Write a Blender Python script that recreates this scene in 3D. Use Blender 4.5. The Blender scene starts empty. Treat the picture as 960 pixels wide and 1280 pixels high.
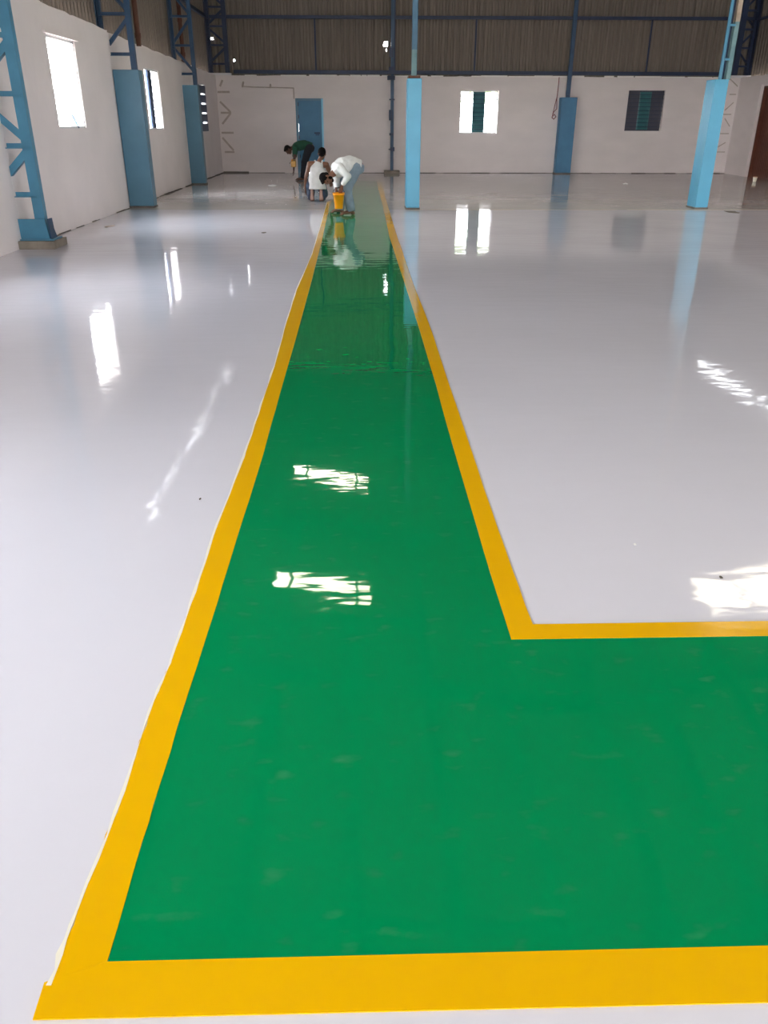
import bpy, bmesh, math, random
from mathutils import Vector, Matrix, noise
random.seed(7)
C = bpy.context.scene.collection
V = Vector
# ------------------------------------------------------------------ camera model
FPX, PITCH, YAW, ROLL, CAMH = 995.5, math.radians(26.08), math.radians(1.67), math.radians(0.185), 1.5
cp, sp, cy, sy = math.cos(PITCH), math.sin(PITCH), math.cos(YAW), math.sin(YAW)
FW = V((sy*cp, cy*cp, -sp)); R0 = V((cy, -sy, 0)); U0 = R0.cross(FW)
RT = R0*math.cos(ROLL) + U0*math.sin(ROLL); UP = U0*math.cos(ROLL) - R0*math.sin(ROLL)
CAM = V((0, 0, CAMH))
def ray(x, y): return FW*FPX + RT*(x-480) + UP*(640-y)
def at(x, y, Y):
    r = ray(x, y); return CAM + r*(Y/r.y)
def onfloor(x, y, z=0.0):
    r = ray(x, y); return CAM + r*((z-CAMH)/r.z)

# ------------------------------------------------------------------ materials
MATS = {}
def mat(name, col, rough=.6, metal=0.0, var=0.0, vscale=4.0, bump=0.0, bscale=30.0, spec=.5, stretch=(1, 1, 1), col2=None, coat=0.0, sharp=False):
    if name in MATS: return MATS[name]
    m = bpy.data.materials.new(name); m.use_nodes = True
    nt = m.node_tree; b = nt.nodes['Principled BSDF']
    b.inputs['Base Color'].default_value = (*col, 1); b.inputs['Roughness'].default_value = rough
    b.inputs['Metallic'].default_value = metal; b.inputs['Specular IOR Level'].default_value = spec
    b.inputs['Coat Weight'].default_value = coat
    geo = nt.nodes.new('ShaderNodeNewGeometry'); mp = nt.nodes.new('ShaderNodeMapping')
    mp.inputs['Scale'].default_value = stretch
    nt.links.new(geo.outputs['Position'], mp.inputs['Vector'])
    if var or col2:
        n = nt.nodes.new('ShaderNodeTexNoise'); n.inputs['Scale'].default_value = vscale; n.inputs['Detail'].default_value = 6
        r = nt.nodes.new('ShaderNodeValToRGB'); nt.links.new(mp.outputs[0], n.inputs['Vector'])
        nt.links.new(n.outputs['Fac'], r.inputs['Fac'])
        r.color_ramp.elements[0].position = .5 if sharp else .3; r.color_ramp.elements[1].position = .62 if sharp else .7
        c2 = col2 if col2 else tuple(c*(1-var) for c in col)
        r.color_ramp.elements[0].color = (*col, 1); r.color_ramp.elements[1].color = (*c2, 1)
        nt.links.new(r.outputs['Color'], b.inputs['Base Color'])
    if bump:
        n = nt.nodes.new('ShaderNodeTexNoise'); n.inputs['Scale'].default_value = bscale; n.inputs['Detail'].default_value = 4
        bp = nt.nodes.new('ShaderNodeBump'); bp.inputs['Distance'].default_value = bump
        nt.links.new(mp.outputs[0], n.inputs['Vector']); nt.links.new(n.outputs['Fac'], bp.inputs['Height'])
        nt.links.new(bp.outputs['Normal'], b.inputs['Normal'])
    MATS[name] = m; return m

def floor_mat(name, col, rough=.04, scuff=0.0, col2=None, joint=None):
    """self-levelled glossy epoxy: flat colour under a clear, faintly wavy skin"""
    m = bpy.data.materials.new(name); m.use_nodes = True; nt = m.node_tree; L = nt.links
    b = nt.nodes['Principled BSDF']; b.inputs['Roughness'].default_value = rough; b.inputs['IOR'].default_value = 1.5
    geo = nt.nodes.new('ShaderNodeNewGeometry')
    def nz(scale, stretch, detail=2.0):
        mp = nt.nodes.new('ShaderNodeMapping'); mp.inputs['Scale'].default_value = stretch
        n = nt.nodes.new('ShaderNodeTexNoise'); n.inputs['Scale'].default_value = scale; n.inputs['Detail'].default_value = detail
        n.inputs['Roughness'].default_value = .4
        L.new(geo.outputs['Position'], mp.inputs['Vector']); L.new(mp.outputs[0], n.inputs['Vector']); return n
    a = nz(1.0, (1, 1.0, 1), 1); c = nz(5.5, (.55, 1.5, 1), 2); d = nz(22, (.7, 1.3, 1), 1)
    def mul(n, k):
        q = nt.nodes.new('ShaderNodeMath'); q.operation = 'MULTIPLY'; L.new(n.outputs['Fac'], q.inputs[0]); q.inputs[1].default_value = k; return q
    s1 = nt.nodes.new('ShaderNodeMath'); s1.operation = 'ADD'; L.new(mul(a, W_A).outputs[0], s1.inputs[0]); L.new(mul(c, W_B).outputs[0], s1.inputs[1])
    s2 = nt.nodes.new('ShaderNodeMath'); s2.operation = 'ADD'; L.new(s1.outputs[0], s2.inputs[0]); L.new(mul(d, W_C).outputs[0], s2.inputs[1])
    sp_ = nt.nodes.new('ShaderNodeSeparateXYZ'); L.new(geo.outputs['Position'], sp_.inputs[0])
    rm = nt.nodes.new('ShaderNodeValToRGB'); dv = nt.nodes.new('ShaderNodeMath'); dv.operation = 'DIVIDE'; dv.inputs[1].default_value = 20.0
    L.new(sp_.outputs['Y'], dv.inputs[0]); L.new(dv.outputs[0], rm.inputs['Fac'])
    rm.color_ramp.elements[0].position = .47; rm.color_ramp.elements[0].color = (0, 0, 0, 1)
    rm.color_ramp.elements[1].position = .60; rm.color_ramp.elements[1].color = (0, 0, 0, 1)
    e2 = rm.color_ramp.elements.new(.53); e2.color = (1, 1, 1, 1)
    rp_ = nz(3.0, (.35, 1.6, 1), 2); mk = nt.nodes.new('ShaderNodeMath'); mk.operation = 'MULTIPLY'
    L.new(mul(rp_, .0022).outputs[0], mk.inputs[0]); L.new(rm.outputs['Color'], mk.inputs[1])
    s3 = nt.nodes.new('ShaderNodeMath'); s3.operation = 'ADD'; L.new(s2.outputs[0], s3.inputs[0]); L.new(mk.outputs[0], s3.inputs[1]); s2 = s3
    bp = nt.nodes.new('ShaderNodeBump'); bp.inputs['Distance'].default_value = 1.0; bp.inputs['Strength'].default_value = 1.0
    L.new(s2.outputs[0], bp.inputs['Height']); L.new(bp.outputs['Normal'], b.inputs['Normal'])
    e = nz(.55, (1, 1, 1), 4); r = nt.nodes.new('ShaderNodeValToRGB'); L.new(e.outputs['Fac'], r.inputs['Fac'])
    r.color_ramp.elements[0].position = .35; r.color_ramp.elements[1].position = .68
    c2 = col2 or tuple(x*.95 for x in col)
    r.color_ramp.elements[0].color = (*col, 1); r.color_ramp.elements[1].color = (*c2, 1)
    last = r.outputs['Color']
    if joint:
        ny = nz(.8, (1, 0, 0), 2); a1 = nt.nodes.new('ShaderNodeMath'); a1.operation = 'ADD'; L.new(sp_.outputs['Y'], a1.inputs[0]); L.new(mul(ny, .25).outputs[0], a1.inputs[1])
        g1 = nt.nodes.new('ShaderNodeMath'); g1.operation = 'GREATER_THAN'; L.new(a1.outputs[0], g1.inputs[0]); g1.inputs[1].default_value = 16.28
        m1 = nt.nodes.new('ShaderNodeMixRGB'); m1.blend_type = 'MULTIPLY'; L.new(g1.outputs[0], m1.inputs['Fac']); L.new(last, m1.inputs['Color1']); m1.inputs['Color2'].default_value = joint + (1,); last = m1.outputs['Color']
    if scuff:
        f = nz(11, (1, 1.8, 1), 12); r2 = nt.nodes.new('ShaderNodeValToRGB'); L.new(f.outputs['Fac'], r2.inputs['Fac'])
        r2.color_ramp.elements[0].position = .62; r2.color_ramp.elements[1].position = .80
        r2.color_ramp.elements[0].color = (0, 0, 0, 1); r2.color_ramp.elements[1].color = (scuff,)*3 + (1,)
        mx = nt.nodes.new('ShaderNodeMixRGB'); L.new(r2.outputs['Color'], mx.inputs['Fac']); L.new(last, mx.inputs['Color1'])
        mx.inputs['Color2'].default_value = (.45, .6, .5, 1); last = mx.outputs['Color']
    L.new(last, b.inputs['Base Color']); return m
W_A, W_B, W_C = .0050, .00115, .00011

M = {}
M['floor'] = floor_mat('white epoxy', (.745, .73, .815), .05, joint=(.86, .83, .75))
M['green'] = floor_mat('green epoxy', (.0, .245, .080), .03, scuff=.06, col2=(.0, .225, .070))
M['yellow'] = floor_mat('yellow line paint', (.86, .47, .001), .10, col2=(.80, .42, .001))
M['cream'] = mat('tape cream', (.85, .80, .68), .6)
M['wall'] = mat('whitewashed plaster', (.87, .80, .785), .9, var=.07, vscale=1.3, bump=.004, bscale=9, spec=.2)
M['wallback'] = mat('whitewashed block', (.79, .715, .70), .9, var=.07, vscale=1.1, bump=.005, bscale=6, spec=.2, stretch=(1, 1, 2.4))
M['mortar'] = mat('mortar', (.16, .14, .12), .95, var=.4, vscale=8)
M['sheet'] = mat('weathered sheet', (.215, .178, .148), .7, var=.28, vscale=2.2, stretch=(9, 9, .25), spec=.25)
M['roof'] = mat('roof sheet', (.13, .115, .10), .8, var=.3, vscale=2, spec=.2)
M['blue'] = mat('blue oil paint', (.08, .205, .30), .38, var=.15, vscale=2.0, bump=.002, bscale=14)
M['bluelight'] = mat('bright blue oil paint', (.08, .345, .52), .4, var=.12, vscale=2.0, bump=.002, bscale=14)
M['steel'] = mat('blue painted steel', (.016, .062, .14), .45, var=.3, vscale=5)
M['steeldark'] = mat('dark blue steel', (.014, .028, .075), .5, var=.3, vscale=4)
M['steelpale'] = mat('pale worn steel', (.16, .27, .28), .6, col2=(.08, .17, .20), vscale=6)
M['steelcol'] = mat('column steel', (.065, .25, .39), .42, var=.2, vscale=5)
M['rust'] = mat('rusty pipe', (.12, .045, .025), .8, var=.4, vscale=6)
M['concrete'] = mat('bare concrete', (.30, .255, .21), .95, var=.35, vscale=7, bump=.006, bscale=18)
M['teal'] = mat('teal shutter', (.045, .17, .19), .55, var=.2, vscale=5)
M['bluedark'] = mat('dark blue shutter', (.03, .06, .14), .5, var=.3, vscale=3)
M['steelmid'] = mat('mid blue steel', (.04, .14, .24), .45, var=.3, vscale=5)
M['shut'] = mat('grey blue shutter', (.055, .055, .085), .5, var=.3, vscale=3)
M['whiteframe'] = mat('white frame', (.7, .7, .7), .5)
M['doorblue'] = mat('door blue', (.05, .19, .34), .5, var=.2, vscale=3)
M['framebright'] = mat('frame pale blue', (.22, .60, .82), .4)
M['brown'] = mat('red brown door', (.13, .032, .014), .5, var=.35, vscale=2)
M['black'] = mat('black rubber', (.012, .012, .012), .6)
M['wire'] = mat('red wire', (.22, .05, .05), .6)
M['stain'] = mat('plastered brown steel', (.52, .44, .39), .9, var=.2, vscale=9)
M['outside'] = mat('sunlit ground', (.55, .52, .46), .95, var=.2, vscale=.5)
M['leaf'] = mat('leaf green', (.30, .42, .16), .7, var=.3, vscale=3)
M['bark'] = mat('bark', (.12, .08, .05), .9)
M['skin'] = mat('brown skin', (.165, .068, .038), .5, var=.12, vscale=12)
M['skindark'] = mat('dark brown skin', (.085, .034, .02), .5, var=.12, vscale=12)
M['sole'] = mat('pale sole skin', (.36, .22, .18), .6, var=.15, vscale=14)
M['hair'] = mat('black hair', (.004, .003, .003), .9, spec=.15, bump=.01, bscale=90)
M['eyes'] = mat('eye', (.03, .02, .02), .2)
M['lips'] = mat('lips', (.12, .035, .03), .5)
M['nails'] = mat('nails', (.30, .17, .13), .4)
M['shirt'] = mat('white shirt cotton', (.70, .71, .70), .85, var=.10, vscale=7, bump=.012, bscale=11)
M['vest'] = mat('white vest cotton', (.66, .65, .64), .85, var=.12, vscale=8, bump=.010, bscale=12)
M['jeans'] = mat('washed jeans', (.22, .29, .36), .85, var=.35, vscale=7, bump=.010, bscale=12)
M['jeansdark'] = mat('blue jeans', (.04, .065, .12), .85, var=.45, vscale=6, bump=.010, bscale=12)
M['navy'] = mat('navy trousers', (.006, .007, .014), .85, var=.3, vscale=6, bump=.01, bscale=12)
M['tee'] = mat('green tee', (.008, .07, .038), .85, var=.25, vscale=6, bump=.01, bscale=12)
M['orange'] = mat('orange plastic', (.90, .34, .005), .35, var=.12, vscale=8)
M['tan'] = mat('tan plastic', (.50, .27, .06), .4, var=.2, vscale=8)
M['paper'] = mat('paper scrap', (.75, .74, .72), .8)
M['dirt'] = mat('dirt', (.12, .10, .08), .95, var=.5, vscale=20)
def skylight_mat():
    m = bpy.data.materials.new('translucent sheet'); m.use_nodes = True; nt = m.node_tree
    nt.nodes.remove(nt.nodes['Principled BSDF']); o = nt.nodes['Material Output']
    t = nt.nodes.new('ShaderNodeBsdfTransparent'); t.inputs['Color'].default_value = (.86, .74, .52, 1)
    g = nt.nodes.new('ShaderNodeBsdfTranslucent'); g.inputs['Color'].default_value = (.9, .82, .65, 1)
    x = nt.nodes.new('ShaderNodeMixShader'); x.inputs['Fac'].default_value = .25
    nt.links.new(t.outputs[0], x.inputs[1]); nt.links.new(g.outputs[0], x.inputs[2]); nt.links.new(x.outputs[0], o.inputs['Surface'])
    return m
M['skylight'] = skylight_mat()

# ------------------------------------------------------------------ mesh helpers
def obj(name, bm, m=None, parent=None, smooth=False):
    bmesh.ops.recalc_face_normals(bm, faces=bm.faces)
    me = bpy.data.meshes.new(name); bm.to_mesh(me); bm.free()
    if m: me.materials.append(m)
    o = bpy.data.objects.new(name, me); C.objects.link(o)
    if smooth:
        for p in me.polygons: p.use_smooth = True
    if parent is not None: attach(o, parent)
    return o
def attach(o, parent):
    o.parent = parent
    o.matrix_parent_inverse = parent.matrix_basis.inverted()
def tag(o, label, cat, group=None):
    o['label'] = label; o['category'] = cat
    if group: o['group'] = group
    return o
def thing(name, label, cat, loc, group=None):
    o = bpy.data.objects.new(name, None); o.location = loc; o.empty_display_size = .1; C.objects.link(o)
    return tag(o, label, cat, group)
def struct(o): o['kind'] = 'structure'; return o
def sempty(name, loc):
    o = bpy.data.objects.new(name, None); o.location = loc; C.objects.link(o); return struct(o)
def box(bm, x0, x1, y0, y1, z0, z1, bev=0.0):
    t = bmesh.new() if bev else bm
    v = [t.verts.new((x, y, z)) for x in (x0, x1) for y in (y0, y1) for z in (z0, z1)]
    for f in ((0,1,3,2),(4,6,7,5),(0,4,5,1),(2,3,7,6),(0,2,6,4),(1,5,7,3)): t.faces.new([v[i] for i in f])
    if bev:
        bmesh.ops.recalc_face_normals(t, faces=t.faces)
        bmesh.ops.bevel(t, geom=list(t.edges), offset=bev, segments=2, affect='EDGES', profile=.6)
        me = bpy.data.meshes.new('t'); t.to_mesh(me); bm.from_mesh(me); bpy.data.meshes.remove(me); t.free()
    return bm
def frame_of(d, ref=None):
    d = V(d).normalized(); ref = V(ref) if ref is not None else (V((0, 0, 1)) if abs(d.z) < .9 else V((0, 1, 0)))
    s = ref.cross(d).normalized(); return s, d.cross(s).normalized(), d
def beam(bm, a, b, w, h, ref=None):
    """rectangular bar from a to b: w along side, h along the other"""
    a, b = V(a), V(b); s, u, d = frame_of(b-a, ref)
    v = [bm.verts.new(p + s*(i*w/2) + u*(j*h/2)) for p in (a, b) for i, j in ((-1,-1),(1,-1),(1,1),(-1,1))]
    for f in ((3,2,1,0),(4,5,6,7),(0,1,5,4),(1,2,6,5),(2,3,7,6),(3,0,4,7)): bm.faces.new([v[i] for i in f])
def angle_bar(bm, a, b, w, t, ref=None):
    """L-section rolled angle"""
    a, b = V(a), V(b); s, u, d = frame_of(b-a, ref)
    prof = [(0,0),(w,0),(w,t),(t,t),(t,w),(0,w)]; n = 6
    v = [[bm.verts.new(p + s*(i-w/2) + u*(j-w/2)) for i, j in prof] for p in (a, b)]
    for k in range(n): bm.faces.new((v[0][k], v[0][(k+1)%n], v[1][(k+1)%n], v[1][k]))
    for q in v:
        bm.faces.new(q)
def channel_bar(bm, a, b, w, dpt, t, side):
    """C-section: web across `side`, flanges pointing away"""
    a, b = V(a), V(b); d = (b-a).normalized(); s = V(side).normalized(); u = d.cross(s).normalized()
    prof = [(-w/2,0),(w/2,0),(w/2,dpt),(w/2-t,dpt),(w/2-t,t),(-w/2+t,t),(-w/2+t,dpt),(-w/2,dpt)]; n = 8
    v = [[bm.verts.new(p + s*i + u*j) for i, j in prof] for p in (a, b)]
    for k in range(n): bm.faces.new((v[0][k], v[0][(k+1)%n], v[1][(k+1)%n], v[1][k]))
    for q in v: bm.faces.new(q)
def cone(bm, a, b, ra, rb, seg=14, caps=True):
    a, b = V(a), V(b); s, u, d = frame_of(b-a)
    r = []
    for p, rad in ((a, ra), (b, rb)):
        r.append([bm.verts.new(p + s*(rad*math.cos(2*math.pi*k/seg)) + u*(rad*math.sin(2*math.pi*k/seg))) for k in range(seg)])
    for k in range(seg): bm.faces.new((r[0][k], r[0][(k+1)%seg], r[1][(k+1)%seg], r[1][k]))
    if caps: bm.faces.new(r[0][::-1]); bm.faces.new(r[1])
def tube(bm, pts, rad, seg=8):
    for i in range(len(pts)-1): capsule(bm, pts[i], pts[i+1], rad, rad, seg)
def ball(bm, c, r, ax=None, seg=16):
    """ellipsoid; ax = 3 axes, r = 3 radii"""
    if not hasattr(r, '__len__'): r = (r, r, r)
    ax = ax or (V((1,0,0)), V((0,1,0)), V((0,0,1)))
    mtx = Matrix(((ax[0].x*r[0], ax[1].x*r[1], ax[2].x*r[2], c[0]), (ax[0].y*r[0], ax[1].y*r[1], ax[2].y*r[2], c[1]),
                  (ax[0].z*r[0], ax[1].z*r[1], ax[2].z*r[2], c[2]), (0,0,0,1)))
    bmesh.ops.create_uvsphere(bm, u_segments=seg, v_segments=max(6, seg*3//4), radius=1, matrix=mtx)
def capsule(bm, a, b, ra, rb, seg=14, fa=False, fb=False):
    cone(bm, a, b, ra, rb, seg)
    if not fa: ball(bm, a, ra, seg=seg)
    if not fb: ball(bm, b, rb, seg=seg)
def loft(bm, pts, lat, rad, seg=24, caps=True):
    """elliptic tube; lat = sideways axis (one, or one per point), rad = [(sideways, depth)]"""
    pts = [V(p) for p in pts]; rings = []
    for i, p in enumerate(pts):
        d = (pts[min(i+1, len(pts)-1)] - pts[max(i-1, 0)]).normalized()
        l = V(lat[i] if isinstance(lat, list) else lat); l = (l - d*l.dot(d)).normalized(); n = d.cross(l)
        rings.append([bm.verts.new(p + l*(rad[i][0]*math.cos(2*math.pi*k/seg)) + n*(rad[i][1]*math.sin(2*math.pi*k/seg))) for k in range(seg)])
    for i in range(len(rings)-1):
        for k in range(seg): bm.faces.new((rings[i][k], rings[i][(k+1)%seg], rings[i+1][(k+1)%seg], rings[i+1][k]))
    if caps: bm.faces.new(rings[0][::-1]); bm.faces.new(rings[-1])
def fuse(name, bm, m, parent, voxel=.007, smooth=6, ripple=0.0, rscale=9.0):
    """melt overlapping shapes into one continuous skin"""
    bmesh.ops.recalc_face_normals(bm, faces=bm.faces)
    me = bpy.data.meshes.new(name); bm.to_mesh(me); bm.free()
    t = bpy.data.objects.new(name+'_src', me); C.objects.link(t)
    r = t.modifiers.new('r', 'REMESH'); r.mode = 'VOXEL'; r.voxel_size = voxel; r.use_smooth_shade = True
    s = t.modifiers.new('s', 'SMOOTH'); s.factor = .5; s.iterations = smooth
    dg = bpy.context.evaluated_depsgraph_get(); ev = t.evaluated_get(dg)
    nm = bpy.data.meshes.new_from_object(ev)
    if ripple:
        for v in nm.vertices:
            k = noise.noise(v.co*rscale) + .5*noise.noise(v.co*rscale*2.3)
            v.co = v.co + v.normal*(ripple*k)
    bpy.data.objects.remove(t); bpy.data.meshes.remove(me)
    nm.name = name; nm.materials.clear(); nm.materials.append(m)
    for p in nm.polygons: p.use_smooth = True
    o = bpy.data.objects.new(name, nm); C.objects.link(o); attach(o, parent); return o

# ------------------------------------------------------------------ hall dimensions
XL, XR, YB, YF = -4.45, 12.10, 28.40, -10.0      # inner faces of the walls
ZW = 2.82                                       # top of the masonry
EAVE, RIDGE_X = 6.48, 3.82
SLOPE = .17
def roofz(x): return EAVE + SLOPE*((x-XL) if x < RIDGE_X else (RIDGE_X-XL) - (x-RIDGE_X)*1.0)

def wall_grid(name, fix, along, u0, u1, z0, ztop, thick, holes, m, step=.35, rough=.012):
    """masonry slab with openings. along='x' (face at y=fix, body beyond) or 'y' (face at x=fix, body by sign of thick)"""
    us = {u0, u1}; k = u0
    while k < u1: us.add(round(k, 3)); k += step
    for h in holes: us.update(h[:2])
    us = sorted(us); us = [u for i, u in enumerate(us) if i == 0 or u-us[i-1] > .004]
    zs = sorted({z0, 99.0} | {z for h in holes for z in h[2:]})
    bm = bmesh.new(); cache = {}
    def vert(i, j, s):
        if (i, j, s) in cache: return cache[(i, j, s)]
        z = zs[j]
        if z > 50: z = ztop(us[i]) + random.uniform(-rough, rough)
        q = fix + (thick if s else 0)
        v = bm.verts.new((us[i], q, z) if along == 'x' else (q, us[i], z)); cache[(i, j, s)] = v; return v
    def solid(i, j):
        if not (0 <= i < len(us)-1 and 0 <= j < len(zs)-1): return False
        u = (us[i]+us[i+1])/2; z = (zs[j] + min(zs[j+1], 3.2))/2
        return not any(h[0] < u < h[1] and h[2] < z < h[3] for h in holes)
    for i in range(len(us)-1):
        for j in range(len(zs)-1):
            if not solid(i, j): continue
            for s in (0, 1): bm.faces.new((vert(i,j,s), vert(i+1,j,s), vert(i+1,j+1,s), vert(i,j+1,s)))
            for di, dj, a, b in ((-1,0,(i,j),(i,j+1)), (1,0,(i+1,j),(i+1,j+1)), (0,-1,(i,j),(i+1,j)), (0,1,(i,j+1),(i+1,j+1))):
                if not solid(i+di, j+dj): bm.faces.new((vert(*a,0), vert(*b,0), vert(*b,1), vert(*a,1)))
    return struct(obj(name, bm, m))

# floor
bm = bmesh.new(); box(bm, XL-.25, XR+.25, YF-.25, YB+.25, -.15, 0.0)
floor = struct(obj('floor', bm, M['floor']))

# left masonry in three lengths, each a little proud of the next
W1 = (13.22, 14.48, 1.40, 2.61); W2 = (19.05, 20.36, 1.34, 2.51); W3 = (25.0, 26.2, 1.25, 2.47); W0 = (7.3, 8.6, 1.4, 2.61); WA = (1.5, 2.8, 1.4, 2.61)
wl = wall_grid('wall_left', XL+.018, 'y', YF-.2, 11.10, 0, lambda y: 3.0, -.27, [W0, WA], M['wall'])
wl2 = wall_grid('wall_left', XL+.02, 'y', 11.10, 16.45, 0, lambda y: 3.02-.018*(y-12), -.25, [W1], M['wall'])
wl3 = wall_grid('wall_left', XL-.02, 'y', 16.45, YB+.23, 0, lambda y: 2.93-.011*(y-16.5), -.22, [W2, W3], M['wall'])
WB1 = (3.21, 4.42, 1.18, 2.41); WB2 = (8.58, 9.75, 1.27, 2.43); DOOR = (-2.02, -1.15, 0.0, 2.17)
wall_grid('wall_back', YB, 'x', XL-.25, XR+.25, 0, lambda x: 2.80, .23, [WB1, WB2, (DOOR[0], DOOR[1], -1, DOOR[3])], M['wallback'])
RD = (23.6, 26.6, -1, 2.5); RW = [(13.2, 15.2, 1.1, 2.55), (7.6, 9.6, 1.1, 2.55)]; RG = (-1.0, 4.5, -1, 2.70)  # unseen right-wall windows and wide opening, added to bring in daylight
wall_grid('wall_right', XR, 'y', YF-.2, YB+.23, 0, lambda y: 2.80, .23, [RD, RG]+RW, M['wallback'])
ADDED_GATE = (-3.2, 4.6, -1, 4.4)
# front wall behind the camera, with a tall unseen gate opening added to let daylight in
bm = bmesh.new()
box(bm, XL-.25, ADDED_GATE[0], YF-.23, YF, 0, 6.6); box(bm, ADDED_GATE[1], XR+.25, YF-.23, YF, 0, 6.6); box(bm, ADDED_GATE[0], ADDED_GATE[1], YF-.23, YF, 4.4, 6.6)
struct(obj('wall_front', bm, M['sheet']))
bm = bmesh.new()
v = [bm.verts.new((x, YF-.1, z)) for x, z in ((XL-.2, 6.4), (XR+.2, 6.4), (XR+.2, 6.5), (RIDGE_X, roofz(RIDGE_X)-.02), (XL-.2, 6.5))]
bm.faces.new(v); struct(obj('trim_1', bm, M['sheet']))

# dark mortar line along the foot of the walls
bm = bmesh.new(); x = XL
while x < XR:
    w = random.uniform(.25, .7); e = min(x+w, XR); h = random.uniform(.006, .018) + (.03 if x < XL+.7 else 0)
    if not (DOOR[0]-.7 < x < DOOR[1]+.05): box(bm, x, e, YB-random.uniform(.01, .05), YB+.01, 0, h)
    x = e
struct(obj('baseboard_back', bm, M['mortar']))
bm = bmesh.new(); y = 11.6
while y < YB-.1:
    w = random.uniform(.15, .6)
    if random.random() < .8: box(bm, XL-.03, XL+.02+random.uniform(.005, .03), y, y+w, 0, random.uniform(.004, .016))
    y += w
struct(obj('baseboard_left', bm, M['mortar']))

bm = bmesh.new(); x = XL+.1
while x < XR-.3:
    w = random.uniform(.15, .9)
    if random.random() < .75: box(bm, x, x+w, YB-.012, YB+.04, 2.785, 2.80+random.uniform(.012, .035))
    x += w + random.uniform(0, .12)
struct(obj('trim_3', bm, mat('fresh white plaster', (.85, .82, .78), .9)))
# ------------------------------------------------------------------ corrugated upper walls
def sheet(name, along, fix, u0, u1, z0, ztop, m, holes=(), pitch=.19, depth=.035, rows=24):
    bm = bmesh.new(); us = []; u = u0
    prof = ((0, 0), (.28, 0), (.42, 1), (.72, 1), (.86, 0))
    while u < u1:
        for a, b in prof:
            if u + a*pitch <= u1: us.append((u+a*pitch, b*depth))
        u += pitch
    us.append((u1, 0)); cols = []
    for u, d in us:
        zt = ztop(u); cols.append([bm.verts.new((u, fix+d, z0+(zt-z0)*k/rows) if along == 'x' else (fix+d, u, z0+(zt-z0)*k/rows)) for k in range(rows+1)])
    for i in range(len(cols)-1):
        for k in range(rows):
            c = (us[i][0]+us[i+1][0])/2; z = (cols[i][k].co.z + cols[i][k+1].co.z)/2
            if any(abs(c-h[0]) < h[2] and abs(z-h[1]) < h[3] for h in holes): continue
            bm.faces.new((cols[i][k], cols[i+1][k], cols[i+1][k+1], cols[i][k+1]))
    return struct(obj(name, bm, m, smooth=False))
sheet('wall_back_cladding', 'x', YB+.12, XL-.35, XR+.35, 2.74, lambda x: roofz(x)+.05, M['sheet'],
      holes=((-4.52, 3.79, .025, .05), (-3.87, 3.22, .02, .04), (.86, 3.70, .05, .05), (.84, 3.62, .075, .03), (.84, 3.53, .03, .02)), rows=70)
sheet('wall_left_cladding', 'y', XL-.32, YF, YB+.1, 2.74, lambda y: EAVE-.05-(.035 if y > 16 else -.005)+.02*noise.noise(V((y*.5,0,0))), M['sheet'], rows=4)
sheet('wall_right_cladding', 'y', XR+.30, YF, YB+.1, 2.74, lambda y: EAVE-.16+.03*noise.noise(V((y*.5,9,0))), M['sheet'], rows=4)

# ------------------------------------------------------------------ roof with translucent panels
def ground_hit(x, y, z):   # mirror point seen in the floor
    r = ray(x, y); t = (-z-CAMH)/r.z; p = CAM + r*t; return p.x, p.y
SKY = [(-1.80, .12, 13.75, 14.35), (-1.85, .15, 19.2, 19.85), (7.0, 8.9, 13.2, 14.6),
       (-2.6, -.6, 1.2, 1.7), (6.5, 8.6, 1.0, 2.0), (-1.8, .2, -5.4, -4.2), (6.0, 8.0, -5.4, -4.2)]  # panels on this line are out of view, added to light the foreground
bm = bmesh.new()
def roof_plane(bm, xa, xb):
    xs = sorted({xa, xb} | {s for k in SKY for s in k[:2] if xa < s < xb})
    ys = sorted({YF-.4, YB+.4} | {s for k in SKY for s in k[2:]})
    for i in range(len(xs)-1):
        for j in range(len(ys)-1):
            cx_, cy_ = (xs[i]+xs[i+1])/2, (ys[j]+ys[j+1])/2
            if any(k[0] < cx_ < k[1] and k[2] < cy_ < k[3] for k in SKY): continue
            f = [(xs[i], ys[j]), (xs[i+1], ys[j]), (xs[i+1], ys[j+1]), (xs[i], ys[j+1])]
            bm.faces.new([bm.verts.new((a, b, roofz(a))) for a, b in f])
roof_plane(bm, XL-.30, RIDGE_X); roof_plane(bm, RIDGE_X, XR+.30)
ceiling = obj('ceiling', bm, M['roof']); struct(ceiling)
sol = ceiling.modifiers.new('s', 'SOLIDIFY'); sol.thickness = .02; sol.offset = 1
for k in SKY:
    bm = bmesh.new(); n = 12
    rows_ = [[bm.verts.new((k[0]+(k[1]-k[0])*i/n, yy, roofz(k[0]+(k[1]-k[0])*i/n)+.03)) for i in range(n+1)] for yy in (k[2]-.05, k[3]+.05)]
    for i in range(n): bm.faces.new((rows_[0][i], rows_[0][i+1], rows_[1][i+1], rows_[1][i]))
    s = obj('skylight_panel', bm, M['skylight'], ceiling)
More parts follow.
